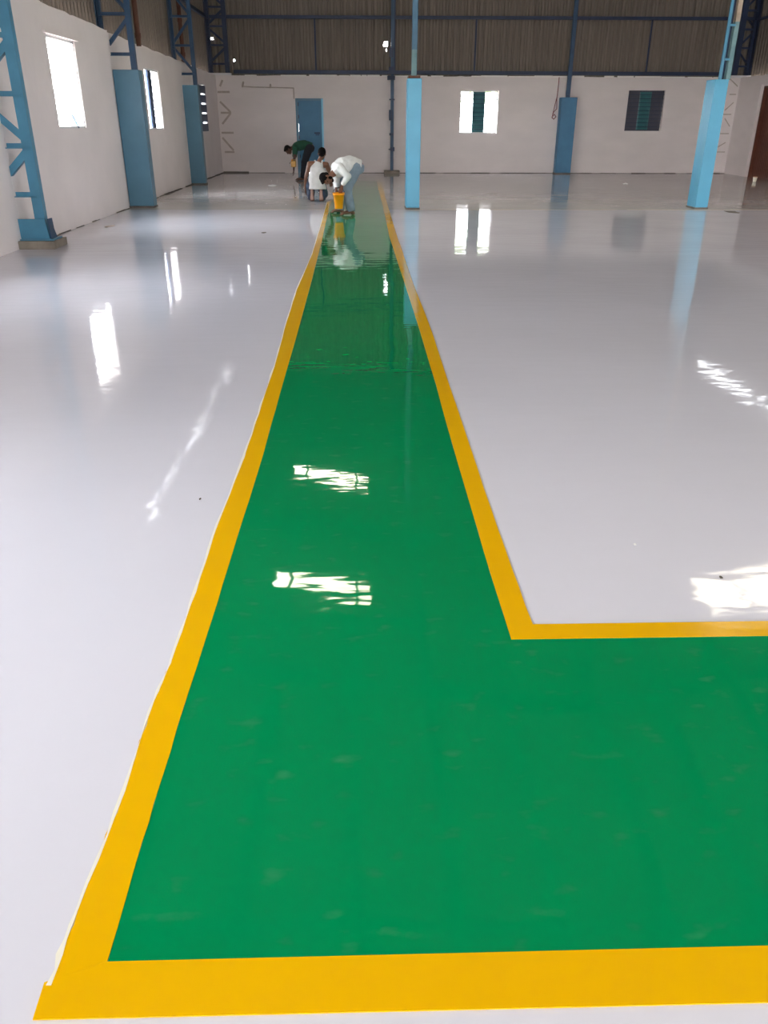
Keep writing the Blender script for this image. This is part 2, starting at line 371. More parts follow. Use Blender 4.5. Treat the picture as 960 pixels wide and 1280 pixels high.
for yv in (-6.0, -1.0, 5.5, 11.1, 16.6, 22.7):
    bm = bmesh.new()
    zl, zr = roofz(XL)-.12, roofz(XR)-.12; zt = roofz(RIDGE_X)-.1
    P = [V((XL-.1, yv, zl)), V((RIDGE_X, yv, zt)), V((XR+.1, yv, zl))]
    beam(bm, P[0], P[1], .10, .10); beam(bm, P[1], P[2], .10, .10)
    B = [V((XL-.1+i*(XR-XL+.2)/8, yv, zl-.35)) for i in range(9)]
    beam(bm, B[0], B[-1], .09, .09)
    for i in range(9):
        T = V((B[i].x, yv, roofz(B[i].x)-.12)); beam(bm, B[i], T, .06, .06)
        if i < 8:
            T2 = V((B[i+1].x, yv, roofz(B[i+1].x)-.12)); beam(bm, B[i], T2, .05, .05)
    obj('roof_truss', bm, M['steeldark'], ceiling)
bm = bmesh.new()
for i in range(13):
    x = XL + .3 + i*(XR-XL-.6)/12
    if abs(x-RIDGE_X) < .1: x += .2
    beam(bm, (x, YF, roofz(x)-.05), (x, YB, roofz(x)-.05), .06, .08)
obj('purlin', bm, M['steeldark'], ceiling)['kind'] = 'structure'

# ------------------------------------------------------------------ girts (long rails carrying the cladding)
def rail(label, a, b, w, h, name='girt'):
    bm = bmesh.new(); angle_bar(bm, a, b, w, .012, ref=(0, 0, 1)); beam(bm, a, b, w*.7, h*.6, ref=(0, 0, 1))
    return tag(obj(name, bm, M['steeldark']), label, 'rail')
rail('dark horizontal steel rail crossing the upper back wall sheeting', (XL-.2, YB+.06, 4.36), (XR+.2, YB+.06, 4.40), .09, .09)
rail('dark steel rail at the foot of the sheeting, just above the white back wall', (XL+.55, YB+.05, 2.90), (XR-.5, YB+.05, 2.90), .10, .12)
rail('dark horizontal steel rail on the upper left wall sheeting', (XL-.22, YF, 4.38), (XL-.22, YB, 4.38), .08, .08)
rail('dark horizontal steel rail on the upper right wall sheeting', (XR+.2, YF, 4.38), (XR+.2, YB, 4.38), .08, .08)
for x, lab in ((-1.34, 'thin vertical rod on the brown sheeting above the blue door'), (3.62, 'thin vertical rod on the brown sheeting above the bright back window'), (9.06, 'thin vertical rod on the brown sheeting above the dark shuttered window')):
    bm = bmesh.new(); beam(bm, (x, YB+.07, 2.92), (x, YB+.07, 4.36), .05, .03)
    tag(obj('sag_rod', bm, M['steeldark']), lab, 'rod', 'rods between the rails of the back wall')

# ------------------------------------------------------------------ lattice columns
def lattice(root, xi, xo, y, z0, z1, m, chord=.12, webs=None, step=.62, phase=0, dp=.16):
    """inner + outer chord with rungs and diagonals, in the plane y"""
    for nm, x, s in (('inner_chord', xi, 1), ('outer_chord', xo, -1)):
        bm = bmesh.new(); channel_bar(bm, (x, y-dp/2 if s > 0 else y+dp/2, z0), (x, y-dp/2 if s > 0 else y+dp/2, z1), chord, dp, .014, (1, 0, 0) if s > 0 else (-1, 0, 0))
        obj(nm, bm, m, root)
    z = z0 + .25; k = phase
    while z < z1-.1:
        bm = bmesh.new(); angle_bar(bm, (xi, y-.03, z), (xo, y-.03, z), .055, .01); obj('rung', bm, m, root)
        if z+step < z1:
            a, b = (xi, xo) if k % 2 else (xo, xi)
            bm = bmesh.new(); angle_bar(bm, (a, y+.02, z+.04), (b, y+.02, z+step-.04), .06, .01); obj('diagonal_brace', bm, m, root)
        z += step; k += 1

# nearest column: bare lattice on a concrete pad
c1 = thing('lattice_column', 'bare blue lattice column on a concrete pad, nearest at the left edge', 'column', (-4.2, 11.15, 0))
bm = bmesh.new(); box(bm, -4.47, -3.97, 10.92, 11.42, 0, .10, .012); obj('concrete_pad', bm, M['concrete'], c1)
bm = bmesh.new()
v = [(-4.44, .10), (-4.06, .10), (-4.09, .36), (-4.44, .36)]
a = [bm.verts.new((x, 11.045, z)) for x, z in v]; b = [bm.verts.new((x, 11.06, z)) for x, z in v]
bm.faces.new(a); bm.faces.new(b[::-1])
for i in range(4): bm.faces.new((a[i], a[(i+1)%4], b[(i+1)%4], b[i]))
obj('gusset_plate', bm, M['steelcol'], c1)
bm = bmesh.new()
a = [bm.verts.new((-4.06, y, z)) for y, z in ((11.06, .10), (11.30, .10), (11.22, .22), (11.20, .36), (11.06, .36))]
b = [bm.verts.new((-4.045, v_.co.y, v_.co.z)) for v_ in a]
bm.faces.new(a); bm.faces.new(b[::-1])
for i in range(5): bm.faces.new((a[i], a[(i+1)%5], b[(i+1)%5], b[i]))
obj('stiffener_plate', bm, M['steel'], c1)
bm = bmesh.new(); box(bm, -4.46, -4.0, 11.0, 11.34, .10, .115); obj('base_plate', bm, M['steelcol'], c1)
bm = bmesh.new(); channel_bar(bm, (-4.16, 11.08, .115), (-4.16, 11.08, 6.25), .13, .10, .012, (1, 0, 0)); obj('inner_chord', bm, M['steelcol'], c1)
bm = bmesh.new(); channel_bar(bm, (-4.60, 11.2, .115), (-4.60, 11.2, 6.25), .13, .10, .012, (-1, 0, 0)); obj('outer_chord', bm, M['steelcol'], c1)
for z in (.65, 1.22, 1.80, 2.42, 3.0, 3.6, 4.2, 4.8, 5.4, 6.0):
    bm = bmesh.new(); angle_bar(bm, (-4.14, 11.11, z), (-4.56, 11.11, z), .06, .01); obj('rung', bm, M['steelcol'], c1)
for z, d in ((.86, 1), (1.60, -1), (2.05, 1), (2.8, -1), (3.2, 1), (4.0, -1), (4.4, 1), (5.1, -1)):
    bm = bmesh.new(); angle_bar(bm, (-4.50, 11.13, z), (-4.18, 11.13, z+.30*d), .085, .012); obj('diagonal_brace', bm, M['steelcol'], c1)

def jacket(root, x0, x1, y0, y1, z1, m, bev=.012, foot=True):
    bm = bmesh.new(); box(bm, x0, x1, y0, y1, .03 if foot else 0, z1, bev); obj('boxed_casing', bm, m, root)
    if foot:
        bm = bmesh.new(); box(bm, x0-.008, x1+.008, y0-.008, y1+.008, 0, .03); obj('footing', bm, M['mortar'], root)
# second and third left columns
c2 = thing('boxed_column', 'wide blue boxed column against the left wall, between the two bright left windows', 'column', (-4.25, 16.6, 0))
jacket(c2, XL+.0, -3.98, 16.55, 16.82, 2.34, M['blue'])
lattice(c2, -4.08, -4.60, 16.68, 2.34, 6.25, M['steel'], .095, phase=0, dp=.10)
c3 = thing('boxed_column', 'blue boxed column against the left wall, farthest and smallest one there', 'column', (-4.3, 22.9, 0))
jacket(c3, XL-.02, -4.09, 22.95, 23.2, 2.33, M['blue'])
lattice(c3, -4.15, -4.62, 23.05, 2.33, 6.25, M['steel'], .095, phase=1, dp=.10)
# corner lattices, standing on the masonry corner, their lower webs buried in the plaster below
for side, xi, xo, lab in ((1, -4.08, -4.60, 'dark blue lattice column in the back left corner, buried in plaster below'), (-1, 11.86, 12.28, 'dark blue lattice column in the back right corner, buried in plaster below')):
    c = thing('lattice_column', lab, 'column', (xi, YB, 0))
    y = YB+.02
    lattice(c, xi, xo, y, 2.86, 6.25, M['steeldark'], .13 if side > 0 else .16, phase=0, step=.5)
    bm = bmesh.new(); box(bm, min(xi, xo)-.1, max(xi, xo)+.1, y-.1, y+.1, 2.80, 2.86); obj('bearing_plate', bm, M['whiteframe'], c)
    if side > 0:
        S = [((272, 115), (287, 115)), ((275, 127), (288, 140)), ((276, 141), (289, 141)), ((288, 142), (278, 155)), ((277, 166), (292, 166)), ((278, 172), (292, 188)), ((281, 190), (293, 190)), ((278, 100), (275, 108))]
    else:
        S = [((912, 98), (922, 108)), ((912, 118), (920, 118)), ((906, 138), (917, 128)), ((904, 143), (914, 143)), ((906, 148), (912, 158)), ((900, 167), (911, 167)), ((897, 184), (907, 178)), ((896, 190), (906, 190))]
    for a, b in S:
        bm = bmesh.new(); p, q = at(*a, YB-.006), at(*b, YB-.006); p.x = max(p.x, XL-.01); q.x = max(q.x, XL+.05)
        beam(bm, p, q, .06 if side > 0 else .03, .010, ref=(0, 1, 0)); obj('buried_brace', bm, M['stain'], c)
# free-standing columns
def tall_column(label, x0, x1, y0, y1, z1, upper):
    c = thing('boxed_column', label, 'column', ((x0+x1)/2, (y0+y1)/2, 0)); jacket(c, x0, x1, y0, y1, z1, M['bluelight']); upper(c); return c
def up_mid(c):
    bm = bmesh.new(); box(bm, .89, 1.10, 16.22, 16.6, 2.21, 2.25); obj('cap_plate', bm, M['rust'], c)
    bm = bmesh.new(); box(bm, .945, 1.035, 16.28, 16.38, 2.25, 2.66, .004); obj('lower_sleeve', bm, M['steelpale'], c)
    bm = bmesh.new(); channel_bar(bm, (.995, 16.32, 2.62), (.995, 16.32, 6.3), .095, .08, .012, (1, 0, 0)); obj('front_chord', bm, M['steelmid'], c)
    bm = bmesh.new(); channel_bar(bm, (1.005, 16.60, 2.25), (1.005, 16.60, 6.3), .10, .08, .012, (-1, 0, 0)); obj('rear_chord', bm, M['steeldark'], c)
    z = 2.8; k = 0
    while z < 6:
        bm = bmesh.new(); a, b = (16.34, 16.56) if k % 2 else (16.56, 16.34)
        beam(bm, (1.03, a, z), (1.03, b, z+.45), .04, .012); obj('lacing_bar', bm, M['steeldark'], c); z += .47; k += 1
tall_column('bright blue free-standing square column right of the green walkway', .875, 1.13, 16.22, 16.66, 2.21, up_mid)
def up_right(c):
    bm = bmesh.new(); beam(bm, (6.585, 16.36, 2.21), (6.585, 16.36, 6.6), .035, .05, ref=(1, 0, 0)); obj('left_flange', bm, M['steelcol'], c)
    bm = bmesh.new(); box(bm, 6.60, 6.69, 16.44, 16.455, 2.21, 6.6); obj('web_plate', bm, M['steeldark'], c)
    bm = bmesh.new(); box(bm, 6.685, 6.765, 16.33, 16.45, 2.21, 3.12, .004); obj('right_flange', bm, M['steelpale'], c)
    bm = bmesh.new(); box(bm, 6.685, 6.765, 16.33, 16.45, 3.12, 6.6, .004); obj('timber_packing', bm, mat('pale timber', (.45, .36, .28), .8, var=.4, vscale=5), c)
    for z in (2.52, 3.05, 3.7, 4.4, 5.1, 5.8):
        bm = bmesh.new(); box(bm, 6.57, 6.70, 16.325, 16.335, z, z+.035); obj('batten_plate', bm, M['steelcol'], c)
tall_column('bright blue free-standing square column near the right side, tallest in the frame', 6.50, 6.745, 16.32, 16.76, 2.22, up_right)
c5 = thing('boxed_column', 'darker blue boxed column against the back wall between the two windows', 'column', (6.62, 28.2, 0))
jacket(c5, 6.37, 6.87, 28.05, 28.38, 2.22, M['doorblue'])
bm = bmesh.new(); channel_bar(bm, (6.60, 28.2, 2.22), (6.60, 28.2, 6.9), .12, .10, .012, (1, 0, 0)); obj('front_chord', bm, M['steel'], c5)
bm = bmesh.new(); box(bm, 6.50, 6.60, 28.1, 28.14, 2.3, 2.42); obj('splice_plate', bm, M['steel'], c5)
c6 = thing('slender_column', 'thin dark blue steel post on a small concrete pad at the back wall, between door and bright window', 'column', (1.04, 28.25, 0))
bm = bmesh.new(); box(bm, .79, 1.29, 28.02, 28.38, 0, .09, .01); obj('concrete_pad', bm, M['concrete'], c6)
bm = bmesh.new(); channel_bar(bm, (1.04, 28.2, .09), (1.04, 28.2, 6.9), .10, .09, .012, (1, 0, 0)); obj('front_chord', bm, M['steel'], c6)
bm = bmesh.new(); box(bm, .99, 1.13, 28.3, 28.36, 2.85, 6.9); obj('rear_chord', bm, M['steeldark'], c6)
for x, w, z, h in ((.99, .10, 1.55, .30), (1.02, .13, 1.12, .07), (1.05, .14, .66, .12), (.98, .1, .70, .03), (1.03, .17, 2.12, .04), (1.0, .24, 2.68, .12), (1.02, .18, 2.84, .2), (1.0, .12, 3.3, .25)):
    bm = bmesh.new(); box(bm, x-w/2, x+w/2, 28.14, 28.2, z, z+h, .006); obj('lacing_plate', bm, M['steeldark'], c6)
# rusty uprights on the left upper sheeting
for y, x, lab in ((18.65, -4.42, 'rusty brown upright on the left wall top, between the two blue boxed columns'), (23.6, -4.5, 'rusty brown upright seen through the farthest left lattice')):
    bm = bmesh.new(); cone(bm, (x, y, 2.86), (x, y, 6.2), .05, .05, 12)
    for z in (3.0, 3.75, 4.6): cone(bm, (x, y, z), (x, y, z+.09), .062, .062, 12)
    tag(obj('rusty_pipe', bm, M['rust']), lab, 'pipe')

# ------------------------------------------------------------------ windows
def win_root(n, loc): return sempty('window_%d' % n, loc)
def back_window(n, W, shut):
    x0, x1, z0, z1 = W; r = win_root(n, ((x0+x1)/2, YB+.1, z0)); yb = YB+.11
    bm = bmesh.new(); t = .035
    box(bm, x0, x0+t, yb, yb+.06, z0, z1); box(bm, x1-t, x1, yb, yb+.06, z0, z1); box(bm, x0, x1, yb, yb+.06, z1-t, z1); box(bm, x0, x1, yb, yb+.06, z0, z0+t)
    obj('window_frame', bm, M['whiteframe'] if not shut else M['shut'], r)
    cx0, cx1 = x0+(x1-x0)*.345, x0+(x1-x0)*.665
    bm = bmesh.new(); nsl = 9
    box(bm, cx0, cx0+.03, yb-.01, yb+.03, z0+t, z1-t); box(bm, cx1-.03, cx1, yb-.01, yb+.03, z0+t, z1-t)
    box(bm, cx0+.02, cx1-.02, yb+.02, yb+.03, z0+t, z1-t)
    for i in range(nsl):
        z = z0 + t + (z1-z0-2*t)*(i+.5)/nsl; beam(bm, (cx0+.03, yb, z), (cx1-.03, yb, z), .012, (z1-z0)/nsl*.8, ref=(0, -.5, 1))
    obj('louvred_panel', bm, M['teal'], r)
    if shut:
        for a, b in ((x0+t, cx0), (cx1, x1-t)):
            bm = bmesh.new(); box(bm, a+.004, b-.004, yb+.0, yb+.03, z0+t, z1-t); box(bm, a+.05, b-.05, yb-.01, yb, z0+t+.06, z1-t-.06, .004); obj('shutter_leaf', bm, M['shut'], r)
    for i in range(9):
        z = z0 + (z1-z0)*(i+1)/10; bm = bmesh.new(); cone(bm, (x0, YB+.06, z), (x1, YB+.06, z), .007, .007, 8)
        obj('grille_bar', bm, M['steeldark'], r)
    return r
back_window(4, WB1, False); back_window(5, WB2, True)
def left_window(n, W, xf, panel, closed=False):
    y0, y1, z0, z1 = W; r = win_root(n, (xf-.1, (y0+y1)/2, z0)); xb = xf-.07; t = .03
    bm = bmesh.new()
    box(bm, xb, xb+.05, y0, y0+t, z0, z1); box(bm, xb, xb+.05, y1-t, y1, z0, z1); box(bm, xb, xb+.05, y0, y1, z1-t, z1); box(bm, xb, xb+.05, y0, y1, z0, z0+t)
    obj('window_frame', bm, M['whiteframe'], r)
    if panel:
        a, b = y0+(y1-y0)*panel[0], y0+(y1-y0)*panel[1]; bm = bmesh.new(); box(bm, xb-.01, xb+.03, a, b, z0+t, z1-t)
        for i in range(9):
            z = z0+t+(z1-z0-2*t)*(i+.5)/9; box(bm, xb+.03, xb+.045, a+.03, b-.03, z-.045, z+.035)
        obj('louvred_panel', bm, M['bluedark'], r)
    for i in range(7):
        z = z0 + (z1-z0)*(i+1)/8; bm = bmesh.new(); cone(bm, (xf-.12, y0, z), (xf-.12, y1, z), .005, .005, 8); obj('grille_bar', bm, M['steel'], r)
    if closed:
        for i in range(5):
            z = z0 + (z1-z0)*(i)/5; bm = bmesh.new(); box(bm, xf-.04, xf+.03, y0+.06, y1-.04, z+.0, z+.20, .01); obj('shutter_rail', bm, M['bluedark'], r)
    return r
left_window(1, W1, XL+.02, None)
left_window(2, W2, XL-.02, (.30, .56))
left_window(3, W3, XL-.02, (.3, .6), True)
left_window(6, W0, XL+.018, (.3, .55)); left_window(7, WA, XL+.018, None)
bm = bmesh.new(); beam(bm, (XL-.0, 14.15, 1.40), (XL-.03, 14.0, 1.60), .02, .02)
obj('stay_rod', bm, M['steel'], bpy.data.objects['window_1'])
bm = bmesh.new(); box(bm, XL-.03, XL+.06, 13.1, 14.6, 2.62, 2.65, .005); obj('drip_ledge', bm, M['wall'], bpy.data.objects['window_1'])

# ------------------------------------------------------------------ doors
d1 = sempty('door_1', ((DOOR[0]+DOOR[1])/2, YB, 0))
x0, x1, zt = DOOR[0], DOOR[1], DOOR[3]
bm = bmesh.new(); box(bm, x0, x0+.07, YB-.02, YB+.12, 0, zt, .004); box(bm, x0, x1, YB-.02, YB+.12, zt-.06, zt, .004); obj('door_frame', bm, M['blue'], d1)
bm = bmesh.new(); box(bm, x1-.055, x1, YB-.03, YB+.12, 0, zt-.01, .004); obj('door_jamb', bm, M['framebright'], d1)
bm = bmesh.new(); box(bm, x0+.078, x1-.055, YB+.02, YB+.055, .02, zt-.058, .003)
for z in (.12, 1.05, 1.9): box(bm, x0+.11, x1-.07, YB+.005, YB+.02, z, z+.05)
for za, zb_ in ((0, 1.06), (1.10, 1.22), (1.44, zt-.05)): box(bm, x0+.065, x0+.080, YB+.03, YB+.05, za, zb_)
obj('door_leaf', bm, M['doorblue'], d1)
bm = bmesh.new(); box(bm, x1-.30, x1-.12, YB-.012, YB+.006, 1.16, 1.20, .003); cone(bm, (x1-.26, YB-.02, 1.13), (x1-.14, YB-.02, 1.13), .012, .012, 10); obj('slide_bolt', bm, M['steeldark'], d1)
for z in (.45, 1.0, 1.6, 1.95):
    bm = bmesh.new(); cone(bm, (x0+.085, YB+.01, z), (x0+.085, YB+.01, z+.10), .012, .012, 8); obj('hinge', bm, M['steeldark'], d1)
d2 = sempty('door_2', (XR, 25, 0))
bm = bmesh.new(); box(bm, XR+.10, XR+.14, RD[0], RD[1], 0, RD[3])
y = RD[0]
while y < RD[1]:
    box(bm, XR+.08, XR+.10, y+.01, y+.10, 0, RD[3]); y += .12
obj('door_leaf', bm, M['brown'], d2)
bm = bmesh.new(); box(bm, XR-.01, XR+.14, RD[1]-.05, RD[1], 0, RD[3]); box(bm, XR-.01, XR+.14, RD[0], RD[0]+.05, 0, RD[3]); box(bm, XR-.01, XR+.14, RD[0], RD[1], RD[3]-.05, RD[3]); obj('door_frame', bm, M['brown'], d2)
bm = bmesh.new(); box(bm, XR-.10, XR, RD[1]+.02, RD[1]+.45, 0, 2.55, .01); obj('door_pier', bm, M['wallback'], d2)

# ------------------------------------------------------------------ painted floor markings
def flat(name, pts, m, label, cat, top=.0015, parent=None, bot=0.0, group=None):
    bm = bmesh.new(); lo = [bm.verts.new((p[0], p[1], bot)) for p in pts]; hi = [bm.verts.new((p[0], p[1], top)) for p in pts]; n = len(pts)
    bm.faces.new(hi)
    for i in range(n): bm.faces.new((lo[i], lo[(i+1)%n], hi[(i+1)%n], hi[i]))
    o = obj(name, bm, m)
    if label: tag(o, label, cat, group)
    return o
def px(lst): return [tuple(onfloor(x, y)[:2]) for x, y in lst]
def wob(lst, n, a):   # hand-cut ragged edge between control points
    out = []
    for i in range(len(lst)-1):
        p, q = lst[i], lst[i+1]
        for k in range(n):
            t = k/n; out.append((p[0]+(q[0]-p[0])*t+random.uniform(-a, a), p[1]+(q[1]-p[1])*t))
    out.append(lst[-1]); return out
LO = px([(45, 1272), (62, 1233), (97, 1140), (155, 990), (187, 890), (213, 830), (244, 740), (272, 656), (305, 572), (327, 506), (346, 448), (357, 406), (371, 362), (390, 318), (400, 285), (409, 252)])
LI = px([(135, 1203), (170, 1081), (193, 1005), (222, 910), (257, 800), (279, 730), (300, 662), (330, 565), (350, 492), (371, 420), (388, 358), (402, 303), (409, 270), (415, 250)])
RI = px([(470, 226), (478, 255), (487, 297), (507, 358), (524, 412), (545, 482), (565, 555), (590, 640), (612, 715), (639, 800)])
RO = px([(476, 226), (486, 262), (497, 297), (517, 355), (540, 415), (563, 485), (588, 560), (615, 640), (641, 715), (666, 781)])
AISLE_X = XR-.4
lo = wob(LO, 5, .006)
lift = .0030
# bottom yellow strip
yb0, yb1 = LI[0][1]+.0, LO[0][1]-.005
flat('yellow_line', [(LO[0][0]-.004, yb1), (AISLE_X, yb1-.03), (AISLE_X, LI[0][1]), (LI[0][0], LI[0][1]), (LO[1][0], LI[0][1]-.035), (LO[1][0]-.012, LI[0][1]-.04)], M['yellow'],
     'broad yellow line running across the near end of the green walkway', 'floor line', lift)
flat('yellow_line', [(LO[1][0], LI[0][1]-.035)] + [p for p in wob(LO[1:], 5, .005)][1:] + [tuple(p) for p in reversed(wob(LI, 3, .0015))], M['yellow'],
     'long yellow line along the left edge of the green walkway', 'floor line', lift)
yi, yo = RI[-1][1], RO[-1][1]
flat('yellow_line', wob(RI, 3, .0015) + [(AISLE_X, yi), (AISLE_X, yo)] + list(reversed(wob(RO, 3, .0015))), M['yellow'],
     'yellow line right of the walkway that turns the corner along the side aisle', 'floor line', lift)
flat('masking_tape', [(p[0]+.002, p[1]) for p in wob(LO[1:], 5, .002)] + [(p[0]-.002-.006*random.random(), p[1]) for p in reversed(wob(LO[1:], 5, .004))], M['cream'],
     'thin cream edge of tape along the left yellow line', 'tape', lift+.0006)
xl_end = onfloor(421, 226).x
flat('painted_walkway', list(LI) + [(LI[-1][0], RI[0][1])] + list(RI) + [(AISLE_X, RI[-1][1]), (AISLE_X, LI[0][1])], M['green'],
     'glossy green painted walkway running to the back wall with an aisle to the right', 'walkway', .0022)

# pour joint across the hall and small scraps
bm = bmesh.new(); x = -2.0
while x < XR:
    w = random.uniform(.2, .6)
    if not (-.7 < x < .65) and random.random() < .85:
        y = 16.15+.05*noise.noise(V((x*.7, 0, 3))); box(bm, x, x+w, y, y+random.uniform(.012, .03), 0, .003)
    x += w
o = struct(obj('trim_2', bm, mat('joint line', (.42, .36, .27), .7)))
def scrap(name, label, px_, s, m, h=.02, flatp=True, group=None):
    p = onfloor(*px_); bm = bmesh.new(); n = 9; ring = []
    c = bm.verts.new((p.x, p.y, h))
    for k in range(n):
        a = 2*math.pi*k/n; r = s*random.uniform(.5, 1); ring.append(bm.verts.new((p.x+r*math.cos(a), p.y+r*1.6*math.sin(a), random.uniform(.003, h*.5))))
    base = [bm.verts.new((v_.co.x*1, v_.co.y, .0005)) for v_ in ring]
    for k in range(n):
        bm.faces.new((c, ring[k], ring[(k+1)%n])); bm.faces.new((ring[k], base[k], base[(k+1)%n], ring[(k+1)%n]))
    bm.faces.new(base[::-1])
    return tag(obj(name, bm, m), label, 'scrap', group)
scrap('paper_scrap', 'crumpled white scrap on the floor left of the kneeling man', (341, 232), .16, M['paper'], .03)
scrap('paper_scrap', 'small pale scrap on the floor below the dark shuttered window', (782, 230), .09, M['paper'], .03)
scrap('dirt_fleck', 'dark fleck on the white floor left of the yellow line', (330, 291), .05, M['dirt'], .012)
scrap('dirt_fleck', 'dirt patch at the pour joint right of the right-hand blue column', (915, 265), .16, M['dirt'], .012)
scrap('dirt_fleck', 'tiny pale fleck on the white floor right of the walkway', (794, 681), .007, M['paper'], .006)
scrap('dirt_fleck', 'tiny dark fleck on the shiny floor at the left', (250, 624), .006, M['dirt'], .006)
scrap('dirt_fleck', 'brown smear on the floor beside the left wall window', (136, 283), .10, M['stain'], .006)
scrap('dirt_fleck', 'small dark fleck by the bright reflection at the right edge', (901, 722), .007, M['dirt'], .006)
cup = thing('paper_cup', 'small cream cup standing before the red-brown door', 'cup', tuple(onfloor(943, 227)))
p = onfloor(943, 227); bm = bmesh.new(); cone(bm, p, p+V((0, 0, .12)), .045, .06, 16); obj('cup_body', bm, M['cream'], cup)
bm = bmesh.new(); cone(bm, p+V((0, 0, .118)), p+V((0, 0, .13)), .064, .064, 16); obj('rim', bm, mat('orange rim', (.6, .3, .12), .5), cup)

# cable on the back wall, conduit above the door
bm = bmesh.new(); Y = YB-.02
tube(bm, [at(x, y, Y) for x, y in ((699, 97), (698, 108), (696, 124), (696, 136), (692, 140), (690, 147), (692, 149), (695, 146), (693, 143), (690, 146))], .012, 6)
tube(bm, [at(x, y, Y) for x, y in ((697, 118), (694, 130), (691, 142), (690, 148))], .010, 6)
tag(obj('hanging_cable', bm, M['wire']), 'reddish cable hanging in a knot beside the darker blue column', 'cable')
bm = bmesh.new(); tube(bm, [at(x, y, YB-.012) for x, y in ((303, 108), (320, 109), (345, 109.5), (367, 110), (367.5, 123))], .018, 6)
tube(bm, [at(303, 108, YB-.02), at(304, 103, YB-.02)], .03, 6); tube(bm, [at(338, 109, YB-.02), at(338, 106, YB-.02)], .03, 6)
tag(obj('wall_conduit', bm, M['stain']), 'faint brown conduit running across the back wall to the blue door', 'conduit')

# ------------------------------------------------------------------ outside
bm = bmesh.new(); box(bm, -60, 70, -60, 90, -.40, -.16); struct(obj('ground', bm, M['outside']))
def bush(x, y, h, r, label):
    t = thing('leafy_tree', label, 'tree', (x, y, -.16), 'trees outside the back window')
    bm = bmesh.new(); cone(bm, (x, y, -.16), (x, y, h*.6), .10, .05, 8); obj('trunk', bm, M['bark'], t)
    bm = bmesh.new()
    for _ in range(900):
        d = V((random.gauss(0, 1), random.gauss(0, 1), random.gauss(0, 1))).normalized()*random.uniform(.4, 1)
        p = V((x, y, h*.74)) + V((d.x*r, d.y*r, d.z*h*.27)); s, u, w = frame_of((random.gauss(0, 1), random.gauss(0, 1), random.gauss(0, 1)+.3))
        L_ = random.uniform(.07, .14)
        bm.faces.new([bm.verts.new(p+s*a+u*b) for a, b in ((-L_, 0), (0, -L_*.45), (L_, 0), (0, L_*.45))])
    obj('foliage', bm, M['leaf'], t)
bush(4.52, 33.5, 4.3, 1.7, 'green tree outside, seen overexposed through the bright back window')

# ------------------------------------------------------------------ people
def hand(bm, w, d, n, thumb, curl=.5, s=1.0):
    """palm + four fingers + thumb. w wrist, d towards fingers, n out of the back of the hand, thumb = thumb side"""
    w, d, n = V(w), V(d).normalized(), V(n); n = (n - d*n.dot(d)).normalized()
    t = V(thumb); t = (t - d*t.dot(d) - n*t.dot(n)).normalized()
    loft(bm, [w-d*.01*s, w+d*.03*s, w+d*.065*s, w+d*.088*s], t, [(.026*s, .018*s), (.036*s, .016*s), (.041*s, .014*s), (.037*s, .011*s)], 14)
    for i, (off, L_) in enumerate(((.030, .072), (.010, .082), (-.011, .076), (-.030, .060))):
        p = w + d*(.082*s) + t*(off*s); a = curl*.5; r = .0092*s
        for k, f in enumerate((.45, .32, .25)):
            dd = d*math.cos(a) - n*math.sin(a); q = p + dd*(L_*f*s); capsule(bm, p, q, r, r*.92, 8); p = q; r *= .92; a += curl*.8
    p = w + d*.022*s + t*.030*s - n*.004*s
    for f, di in ((.042, (d*.55+t*.8-n*.25)), (.034, (d*.85+t*.45-n*.35*max(curl, .3))), (.024, (d*.95+t*.1-n*.5*max(curl, .3)))):
        q = p + di.normalized()*(f*s); capsule(bm, p, q, .0115*s, .0100*s, 8); p = q
def head(bm, c, f, u, s=1.0):
    """skull, jaw, brow, nose, lips, ears. c centre, f face direction, u crown direction"""
    f = V(f).normalized(); u = V(u); u = (u - f*u.dot(f)).normalized(); l = u.cross(f)
    ax = (l, f, u); c = V(c)
    def P(a, b, k): return c + l*(a*s) + f*(b*s) + u*(k*s)
    ball(bm, P(0, -.012, .025), (.076*s, .095*s, .088*s), ax, 20)
    ball(bm, P(0, .030, -.045), (.058*s, .062*s, .070*s), ax, 16)
    ball(bm, P(0, .060, -.088), (.030*s, .028*s, .026*s), ax, 12)
    for k in (-1, 1):
        ball(bm, P(.036*k, .055, -.022), (.026*s, .024*s, .024*s), ax, 10)
        ball(bm, P(.032*k, .072, .028), (.028*s, .014*s, .011*s), ax, 10)
        ball(bm, P(.078*k, -.006, -.004), (.009*s, .020*s, .032*s), ax, 10)
        ball(bm, P(.014*k, .090, -.030), (.010*s, .010*s, .009*s), ax, 8)
    capsule(bm, P(0, .080, .018), P(0, .106, -.026), .010*s, .014*s, 10)
    ball(bm, P(0, .086, -.060), (.026*s, .010*s, .006*s), ax, 10); ball(bm, P(0, .085, -.071), (.022*s, .010*s, .006*s), ax, 10)
    return P, ax
def face_bits(P, ax, root_body, s=1.0, beard=False):
    for k in (-1, 1):
        bm = bmesh.new(); ball(bm, P(.031*k, .078, .006), (.014*s, .009*s, .008*s), ax, 12); obj('eye', bm, M['eyes'], root_body, True)
    bm = bmesh.new(); ball(bm, P(0, .090, -.0655), (.025*s, .008*s, .009*s), ax, 12); obj('lips', bm, M['lips'], root_body, True)
    if beard:
        bm = bmesh.new(); ball(bm, P(0, .052, -.088), (.040*s, .042*s, .034*s), ax, 14)
        for k in (-1, 1): ball(bm, P(.050*k, .025, -.055), (.016*s, .032*s, .045*s), ax, 12)
        capsule(bm, P(-.022, .092, -.052), P(.022, .092, -.052), .007*s, .007*s, 8)
        fuse('beard', bm, M['hair'], root_body, .006, 2)
